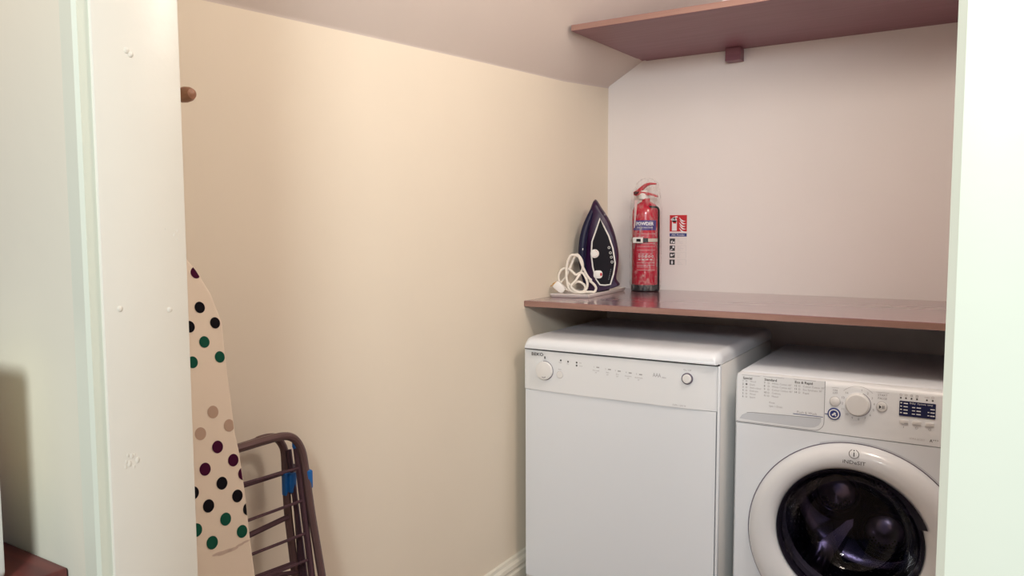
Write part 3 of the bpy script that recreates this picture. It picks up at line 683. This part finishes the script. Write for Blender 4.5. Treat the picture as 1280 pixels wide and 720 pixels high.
# plug
pa, pb = cp3((694, 354), .062), cp3((705, 364), .062)
ax = (pb-pa).normalized(); sd = CN; tp = ax.cross(sd).normalized()
pl = []
for (t, hw, hd) in ((0, .011, .010), (.15, .0135, .012), (.75, .0125, .011), (1.0, .008, .008)):
    c = pa+(pb-pa)*t; c.z = max(c.z, tz2+.012); pl.append([c+tp*hw*a+sd*hd*b_ for (a, b_) in ((-1, -1), (1, -1), (1, 1), (-1, 1))])
plug = MB().loft(pl).build('plug', 'white_plastic', iron, bevel=.002)
for (a, b_) in ((-.006, .0), (.004, -.005), (.004, .005)):
    c = pl[0][0]*0 + sum(pl[0], Vector((0, 0, 0)))/4 + tp*a + sd*b_; dv = Vector((-.010, -.008, -.007))
    MB().tube([c, c+dv*.5, c+dv], .0018, 6).build('pin', 'brass', plug, smooth=True)

# ================================================================== FIRE EXTINGUISHER
EX, EY, EZ = .137, .628, ZCT
ext = thing('fire_extinguisher', (EX, EY, EZ), 'red powder fire extinguisher in a clear plastic bag, standing on the counter', 'fire extinguisher')
MB().lathe([(.040, .0005), (.0495, .002), (.0505, .010), (.0505, .022), (.048, .024)], (EX, EY, EZ), n=40, cap=True).build('base_ring', 'black_wire', ext, smooth=True)
cyl = MB().lathe([(.046, .018), (.0485, .024), (.0485, .275), (.047, .288), (.042, .300), (.032, .310), (.020, .317), (.014, .320), (.014, .330)], (EX, EY, EZ), n=48, cap=True).build('cylinder', 'ext_red', ext, smooth=True)
def on_cyl(R): return lambda u, w: Vector((EX+R*math.sin(u/R+EA), EY-R*math.cos(u/R+EA), EZ+w))
EA = math.radians(22)   # labels face the doorway
LB = on_cyl(.0489); LT = on_cyl(.0494)
def patch(mb, u0, u1, w0, w1, place, n=12):
    vs = [place(u0+(u1-u0)*i/n, w) for i in range(n+1) for w in (w0, w1)]; mb.add(vs, [(2*i, 2*i+2, 2*i+3, 2*i+1) for i in range(n)]); return mb
lab = patch(MB(), -.052, .040, .217, .252, LB).build('blue_label', 'ext_navy', cyl, smooth=True)
m = text_geo(MB(), 'POWDER', -.004, .2345, .0165, LT, 'CENTER', .92, .03); text_geo(m, 'FIRE EXTINGUISHER', -.003, .2240, .0065, LT, 'CENTER'); m.build('lettering', 'white_ink', lab)
lab2 = patch(MB(), -.034, .038, .075, .205, LB).build('red_label', 'label_red', cyl, smooth=True)
m = MB()
for w in (.205, .170, .160, .147, .102, .0935, .076): patch(m, -.032, .036, w-.0005, w+.0005, LT, 8)
for k in range(5): ringflat(m, -.022+.012*k, .125, .0025, .0045, LT, 10)
for k in range(4): patch(m, -.026+.014*k, -.018+.014*k, .112, .1155, LT, 2); patch(m, -.026+.014*k, -.018+.014*k, .1325, .1345, LT, 2)
text_geo(m, 'USE ON', -.030, .192, .007, LT); text_geo(m, 'PULL PIN', -.030, .182, .0065, LT); text_geo(m, 'DO NOT USE', -.030, .086, .0065, LT)
m.build('instructions', 'pale_ink', lab2)
head = MB().lathe([(.014, .326), (.017, .328), (.017, .345), (.012, .350), (.012, .358), (.0005, .359)], (EX-.008, EY, EZ), n=24).build('valve', 'white_plastic', ext, smooth=True)
def lever(px, rr, w, nm):
    pts_ = spline([hitY(q, EY-.005) for q in px], 5); n_ = len(pts_); mb = MB(); rings_ = []
    for i, p in enumerate(pts_):
        t = (pts_[min(i+1, n_-1)]-pts_[max(i-1, 0)]).normalized(); up_ = Vector((0, 1, 0)).cross(t).normalized(); k = rr[0]+(rr[1]-rr[0])*i/(n_-1)
        rings_.append([p+up_*k+Vector((0, w, 0)), p+up_*k-Vector((0, w, 0)), p-up_*k-Vector((0, w, 0)), p-up_*k+Vector((0, w, 0))])
    return mb.loft(rings_).build(nm, 'lever_red', ext, bevel=.001)
lever([(794, 243), (800, 238), (807, 232), (813, 229.8), (820, 229.8)], (.008, .0025), .008, 'upper_lever')
lever([(793, 242), (801, 241.5), (811, 242.5), (818, 244), (822, 246)], (.007, .0025), .008, 'lower_lever')
# safety tag of clear plastic hanging from the valve
p1, p2 = hitY((795, 250), EY-.052), hitY((793, 285), EY-.0535)
MB().prism([p1+Vector((-.005, 0, 0)), p1+Vector((.006, 0, 0)), p2+Vector((.001, 0, 0)), p2+Vector((-.002, 0, 0))], (0, .001, 0)).build('plastic_tie', 'bag_crumple', ext)
# black wire wall bracket, strap and buckle
BX = EX+.058
wr = [Vector((EX+.012, EY-.030, EZ+.300)), Vector((EX+.035, EY-.030, EZ+.299)), Vector((BX-.006, EY-.028, EZ+.297)), Vector((BX-.001, EY-.026, EZ+.290)), Vector((BX, EY-.024, EZ+.270)), Vector((BX, EY-.022, EZ+.12)), Vector((BX, EY-.020, EZ+.014)), Vector((BX-.004, EY-.020, EZ+.006)), Vector((BX-.03, EY-.020, EZ+.0055))]
MB().tube(spline(wr, 4), .0036, 8).build('wire_bracket', 'black_wire', ext, smooth=True)
m = MB(); R = .0515
def arcpatch(mb, a0, a1, z0, z1, R, n=16):
    vs = [Vector((EX+R*math.sin(a0+(a1-a0)*i/n), EY-R*math.cos(a0+(a1-a0)*i/n), z)) for i in range(n+1) for z in (z0, z1)]
    mb.add(vs, [(2*i, 2*i+2, 2*i+3, 2*i+1) for i in range(n)]); return mb
ZST = EZ+.182
st = arcpatch(MB(), -1.45, 2.0, ZST-.006, ZST+.006, .0522, 28).build('strap', 'strap', ext, smooth=True)
bu = MB().prism([Vector((EX+a, EY-.060+.0, ZST+b_)) for (a, b_) in rrect(-.024, .012, -.010, .010, .002)], (0, .010, 0)).build('buckle', 'white_plastic', st, bevel=.0015)
MB().box(EX-.010, EX+.006, EY-.0612, EY-.0598, ZST-.005, ZST+.005).build('buckle_catch', 'black_wire', bu)
arcpatch(MB(), .20, .55, ZST-.0075, ZST+.0075, .0530, 8).build('buckle_tongue', 'black_wire', st, smooth=True)
# clear plastic bag: loose wrinkled sleeve gathered above the levers
rings = []; nb = 48
prof = [(.0535, .004), (.0560, .03), (.0555, .09), (.0565, .15), (.0560, .21), (.0575, .27), (.0560, .300), (.0520, .325), (.0490, .345), (.0450, .365), (.0360, .385), (.0210, .398), (.0080, .402)]
for k, (r, h) in enumerate(prof):
    ring = []
    for i in range(nb):
        a = 2*PI*i/nb; wv = .0011*math.sin(5*a+k*1.1)+.0009*math.sin(11*a-k*.7)+.0006*math.sin(17*a+k*2.3)
        grow = 1.0+ (2.4*max(0, (h-.30)/.1))
        sx = EX+.006*max(0, (h-.3)/.1); ring.append(Vector((sx+(r+wv*grow)*math.cos(a), EY+(r+wv*grow)*math.sin(a)*.98, EZ+h)))
    rings.append(ring)
MB().loft(rings, cap0=False).build('plastic_bag', 'bag_film', ext, smooth=True, angle=80)

# ================================================================== SAFETY STICKER ON THE BACK WALL
a_, b2 = hitY((837.5, 269), YB), hitY((858, 332), YB)
SX0, SX1, SZ1, SZ0 = a_.x, b2.x, a_.z, b2.z
W_, H_ = SX1-SX0, SZ1-SZ0
stk = thing('safety_sticker', (SX0+W_/2, YB, SZ0), 'red, blue and white fire extinguisher instruction sticker on the back wall', 'sticker')
MB().box(SX0-.001, SX1+.001, YB-.0010, YB-.0002, SZ0-.001, SZ1+.001).build('backing', 'pale_wall', stk)
sf = lambda d: (lambda u, w: Vector((SX0+u*W_, YB-d, SZ1-w*H_)))
ASP = H_/W_
MB().box(SX0, SX1, YB-.0014, YB-.0010, SZ1-.325*H_, SZ1).build('red_square', 'red_print', stk)
s2 = sf(.0018)
m = MB(); rect(m, .13, .42, .31, .105, s2); disc(m, .275, .10, .045*W_*0+.055, s2, 14, .145); rect(m, .23, .33, .05, .09, s2); m.add([s2(.06, .085), s2(.24, .03), s2(.24, .055), s2(.10, .11)], [(0, 1, 2, 3)]); m.add([s2(.30, .025), s2(.46, .025), s2(.46, .045), s2(.30, .05)], [(0, 1, 2, 3)])
for k in range(5):
    y0 = .045+.052*k; x0 = .56 + .03*(k % 2)
    up_e = [(x0+.36*t, y0+.055*math.sin(PI*t*.6)+.020*t) for t in (0, .25, .5, .75, 1)]; lo_e = [(x0+.36*t, y0+.055*math.sin(PI*t*.6)+.020*t+.030*math.sin(PI*min(1, t+.1))+.002) for t in (1, .75, .5, .25, 0)]
    m.add([s2(*p) for p in up_e+lo_e], [tuple(range(10))])
m.build('white_pictogram', 'white_ink', stk)
m = MB(); rect(m, .20, .38, .135, .165, sf(.0021)); m.build('red_label_mark', 'red_print', stk)
MB().box(SX0, SX1, YB-.0014, YB-.0010, SZ1-.425*H_, SZ1-.360*H_).build('blue_bar', 'navy', stk)
m = MB(); text_geo(m, 'ABC Powder', .5*W_, 0, .0092, lambda u, w: Vector((SX0+u, YB-.0018, SZ1-.408*H_+w)), 'CENTER'); m.build('lettering', 'white_ink', stk)
for k in range(4):
    y0 = .465+.140*k
    t_ = MB().box(SX0+.01*W_, SX0+.32*W_, YB-.0014, YB-.0010, SZ1-(y0+.105)*H_, SZ1-y0*H_).build('black_tile', 'ink', stk)
    m = MB()
    if k == 0: m.add([s2(.08, y0+.06), s2(.17, y0+.03), s2(.17, y0+.08), s2(.10, y0+.095)], [(0, 1, 2, 3)]); disc(m, .25, y0+.075, .018, s2, 10, .055)
    if k == 1: disc(m, .23, y0+.03, .022, s2, 10, .06); m.add([s2(.03, y0+.09), s2(.16, y0+.06), s2(.20, y0+.075), s2(.06, y0+.10)], [(0, 1, 2, 3)])
    if k == 2: rect(m, .07, .16, y0+.075, y0+.03, s2); m.add([s2(.16, y0+.05), s2(.29, y0+.02), s2(.29, y0+.035), s2(.18, y0+.07)], [(0, 1, 2, 3)])
    if k == 3: m.add([s2(.165, y0+.01), s2(.22, y0+.05), s2(.19, y0+.095), s2(.14, y0+.095), s2(.11, y0+.05)], [(0, 1, 2, 3, 4)])
    m.build('pictogram', 'white_ink', t_)
    m = MB()
    for (j, t) in enumerate((('Pull', 'safety pin', 'to release'), ('Aim at', 'base of fire', 'nozzle'), ('Press', 'lever', 'down'), ('Keep', 'upright', 'sweep fire'))[k]):
        text_geo(m, t, .46*W_, 0, .0052, lambda u, w: Vector((SX0+u, YB-.0016, SZ1-(y0+.035+.032*j)*H_+w)))
    rect(m, .42, .99, y0-.004, y0-.001, sf(.0016)); rect(m, .98, .99, y0, y0+.105, sf(.0016)); m.build('instructions', 'pale_ink', stk)

# ================================================================== IRONING BOARD leaning on the left wall
LEAN = .22; BZ = 1.13
BN = Vector((1, 0, LEAN)).normalized(); BP = Vector((XL+.045, -1.0, BZ))   # front face plane
def bpx(q): return hit(q, BN, BP)
BS = Vector((LEAN, 0, -1)).normalized()*-1          # up along the board
board = thing('ironing_board', (.20, -1.14, FLOOR), 'ironing board with cream polka-dot cover leaning upright against the wall', 'ironing board')
edge = [bpx(q) for q in ((247, 338), (265, 367), (279, 403), (283, 446), (289, 490), (295, 540), (300, 562), (304.5, 592), (309, 624), (314, 671), (320, 717))]
nose = bpx((234, 322)); tip = nose + Vector((-.002, -.035, .012)); YC = tip.y
right = [tip+(nose-tip)*.0] + [nose] + edge
low = edge[-1] + (edge[-1]-edge[-2])*0.9; low2 = Vector((low.x+LEAN*(low.z-FLOOR-.012), low.y+.012, FLOOR+.012))
low2 = low2 + BN*((BP-low2).dot(BN)); right += [low, low2]
def mir(p): return Vector((p.x, 2*YC-p.y, p.z))
outl = right + [mir(p) for p in reversed(right[1:])]
for i, p in enumerate(outl): outl[i] = Vector((p.x, max(p.y, YI+.012), p.z))
bodyb = MB().prism(outl, -BN*.022).build('padded_cover', 'cover_cloth', board, bevel=.006, seg=3)
dots = {'dot_purple': [(244.5, 341), (271.8, 558.7), (291.4, 575.2), (256.2, 586.5), (304.0, 592)], 'dot_black': [(249.5, 384.3), (268.7, 403.6), (236.7, 408.5), (277.3, 604), (296.6, 619.9), (260.5, 632.4), (241.2, 616.2), (310.0, 636)],
        'dot_green': [(255.3, 427.5), (274.6, 446.2), (240.5, 452.9), (281.9, 648.9), (302.4, 664.2), (265.1, 678.3), (245.2, 662.7)], 'dot_tan': [(266, 515), (286.2, 531.8), (250.4, 542.2)]}
def edgeY(z):
    for a, b_ in zip(right, right[1:]):
        if b_.z <= z <= a.z: return a.y+(b_.y-a.y)*(z-a.z)/(b_.z-a.z)
    return right[-1].y
def clampd(vs): return [Vector((v.x, min(v.y, edgeY(v.z)-.004), v.z)) for v in vs]
eY = Vector((0, 1, 0)); eS = eY.cross(BN).normalized()
for mt, pxs in dots.items():
    for q in pxs:
        c = bpx(q)+BN*.0006; R_ = .0108 if q[1] > 480 else .0102
        vs = [c+eY*R_*math.cos(2*PI*k/18)+eS*R_*math.sin(2*PI*k/18) for k in range(18)]
        MB().add(clampd(vs), [tuple(range(18))]).build('cover_dot', mt, bodyb)
# the hidden left half carries the same rows
for mt, pxs in dots.items():
    for q in pxs:
        c = bpx(q)+BN*.0006; c.y = c.y-.115
        if q[0] > 262 and c.y > YI+.03:
            vs = [c+eY*.0108*math.cos(2*PI*k/18)+eS*.0108*math.sin(2*PI*k/18) for k in range(18)]
            MB().add(vs, [tuple(range(18))]).build('cover_dot', mt, bodyb)
for (q, rr) in (((272, 692), .005), ((281, 690), .007), ((290, 687), .006), ((300, 681), .004), ((307, 677), .004)):
    c = bpx(q)+BN*.0005; vs = [c+eY*rr*2.2*math.cos(2*PI*k/14)+eS*rr*.45*math.sin(2*PI*k/14) for k in range(14)]
    MB().add(clampd(vs), [tuple(range(14))]).build('cover_stain', 'stain', bodyb)
for k, y in enumerate((YC-.05, YC+.05)):
    pts_ = []
    for z in (.03, .2, .38, .54):
        p = Vector((0, y, z)); p.x = BP.x-(z-BP.z)*LEAN - .029; pts_.append(p)
    MB().tube(pts_, .006, 8).build('folded_leg', 'rack_metal', board, smooth=True)

# ================================================================== FOLDED CLOTHES AIRER beside it
airer = thing('clothes_airer', (.07, -1.05, FLOOR), 'folded brown metal clothes airer with blue clips behind the ironing board', 'clothes airer')
RL = .17
def rplane(x_at_top): 
    n_ = Vector((1, 0, RL)).normalized(); return n_, Vector((x_at_top, -1, .75))
def rp(q, x): n_, p_ = rplane(x); return hit(q, n_, p_)
YLE = -1.36      # far (hidden) end of the frames
def uframe(x, top_l, corner, rail_pts, r, name, mt):
    """top bar, rounded corner, right rail to the floor, hidden left rail"""
    a = rp(top_l, x); rail = [rp(q, x) for q in rail_pts]
    d = (rail[-1]-rail[-2]).normalized(); end = rail[-1]+d*((FLOOR+.01-rail[-1].z)/d.z)
    c = [rp(q, x) for q in corner]
    left = Vector((a.x, YLE, a.z)) ; bl = Vector((end.x, YLE-.0, FLOOR+.01))
    pts_ = [bl, Vector((left.x+.02, YLE, left.z-.10)), Vector((left.x+.004, YLE+.008, left.z-.02)), Vector((left.x, YLE+.03, left.z))] + [a] + c + rail + [end]
    return MB().tube(spline(pts_, 5), r, 10).build(name, mt, airer, smooth=True)
uframe(.000, (300, 559), [(325, 549.5), (338, 546.5), (346, 548), (352, 555), (355.5, 565)], [(357, 590), (360, 640), (369, 718)], .0080, 'back_frame', 'rack_metal')
uframe(.045, (300, 560), [(330, 551), (352, 545.5), (364, 546.5), (372, 553), (378, 566)], [(382, 590), (389, 640), (402, 718)], .0080, 'front_frame', 'rack_metal')
# straight wing rails with blue end caps
def rail(px, x, r, nm, cap=False):
    a, b_ = rp(px[0], x), rp(px[1], x); d = (b_-a).normalized(); e = a+d*((FLOOR+.03-a.z)/d.z)
    o = MB().tube([a, a+(e-a)*.5, e], r, 8).build(nm, 'rack_wire', airer, smooth=True)
    if cap: MB().sphere(a, r*1.25, 10, (1, 1, 1.6)).build('end_cap', 'clip_blue', o, smooth=True)
    return o
rail([(370, 556), (389.5, 718)], .035, .0065, 'wing_rail', True)
rail([(361, 562), (381, 718)], .012, .0055, 'wing_rail')
rail([(366, 580), (376, 718)], .006, .0045, 'wing_rail')
def bar(q0, q1, x, r):
    a, b_ = rp(q0, x), rp(q1, x); d = (a-b_); 
    k = (YLE-b_.y)/d.y; a = b_+d*k
    return MB().tube([a, (a+b_)/2, b_], r, 8).build('drying_bar', 'rack_wire', airer, smooth=True)
bar((306.7, 606), (357, 590), .004, .0052)
bar((306.7, 604), (372, 585.5), .038, .0032)
bar((313, 649.5), (377, 626), .038, .0030)
bar((315.7, 667), (360, 646), .004, .0055)
bar((317, 692), (381, 667), .038, .0030)
bar((320, 722), (367, 704.5), .004, .0055)
bar((330, 722), (384, 700), .038, .0030)
for k in (1, 2, 3): bar((306.7, 606+100*k+20), (365+7*k, 590+105*k+20), .004, .005)
def clip(q, x, hw, hh, nm='hinge_clip'):
    c = rp(q, x); MB().prism([c+Vector((0, a, b_)) + Vector((-.006, 0, 0)) for (a, b_) in rrect(-hw, hw, -hh, hh, .004)], (.012, 0, 0)).build(nm, 'clip_blue', airer, bevel=.003)
clip((359, 604), .004, .010, .024); clip((365, 603), .012, .008, .020); clip((386, 599), .047, .0065, .019)

# ================================================================== WOODEN COAT PEG on the left wall
pk = hitX((233.5, 118), .020)
peg = thing('coat_peg', (XL, pk.y, pk.z), 'turned wooden coat peg on the cream wall above the ironing board', 'peg')
MB().lathe([(.014, 0), (.014, .003), (.0065, .006), (.0060, .052)], (XL, pk.y, pk.z), 'X', 20).build('stem', 'peg_wood', peg, smooth=True)
MB().lathe([(.0005, .048), (.0100, .0485), (.0125, .052), (.0132, .062), (.0120, .072), (.0085, .079), (.003, .081), (.0005, .0815)], (XL, pk.y, pk.z), 'X', 24).build('knob', 'peg_wood', peg, smooth=True)

# ================================================================== HALL: sideboard and white shadow-casting case outside the doorway
t0 = hitY((50, 692), YO); t1 = hitY((87, 709), YO)
SBZ = (t0.z+t1.z)/2
sb = thing('sideboard', (t1.x-.4, YO-.21, FLOOR), 'dark reddish-brown wooden sideboard against the hall wall by the doorway', 'sideboard')
MB().box(t1.x-.90, t1.x, YO-.14, YO-.002, SBZ-.022, SBZ).build('top', 'hall_wood', sb, bevel=.003)
MB().box(t1.x-.88, t1.x-.015, YO-.125, YO-.002, FLOOR+.05, SBZ-.022).build('carcass', 'hall_wood', sb)
for k in range(2): 
    d_ = MB().box(t1.x-.87+.43*k, t1.x-.45+.43*k, YO-.137, YO-.125, FLOOR+.08, SBZ-.04).build('door', 'hall_wood', sb, bevel=.002)
    MB().sphere((t1.x-.48+.10*k, YO-.147, .45), .012, 12).build('handle', 'brass', d_, smooth=True)
for x in (t1.x-.86, t1.x-.03):
    for y in (YO-.12, YO-.02): MB().box(x-.015, x+.015, y-.012, y+.012, FLOOR, FLOOR+.05).build('foot', 'hall_wood', sb)
wc_ = hitY((3.0, 620), YO-.055)
wc = thing('white_shadow_caster', (wc_.x-.06, YO-.075, SBZ), 'white rounded upright case on the hall sideboard, shaped to cast the wall shadow', 'case')
MB().prism([Vector((x, YO-.105, z)) for (x, z) in rrect(wc_.x-.14, wc_.x, SBZ+.0005, SBZ+.255, .012)], (0, .05, 0)).build('shell', 'case_white', wc, bevel=.004)  # mostly out of view, made tall to throw a shadow on the hall wall

# ------------------------------------------------------------------ lift everything so that the floor is at zero
for o in list(COL.objects):
    if o.parent is None and o.type in ('MESH', 'EMPTY'): o.location.z -= FLOOR
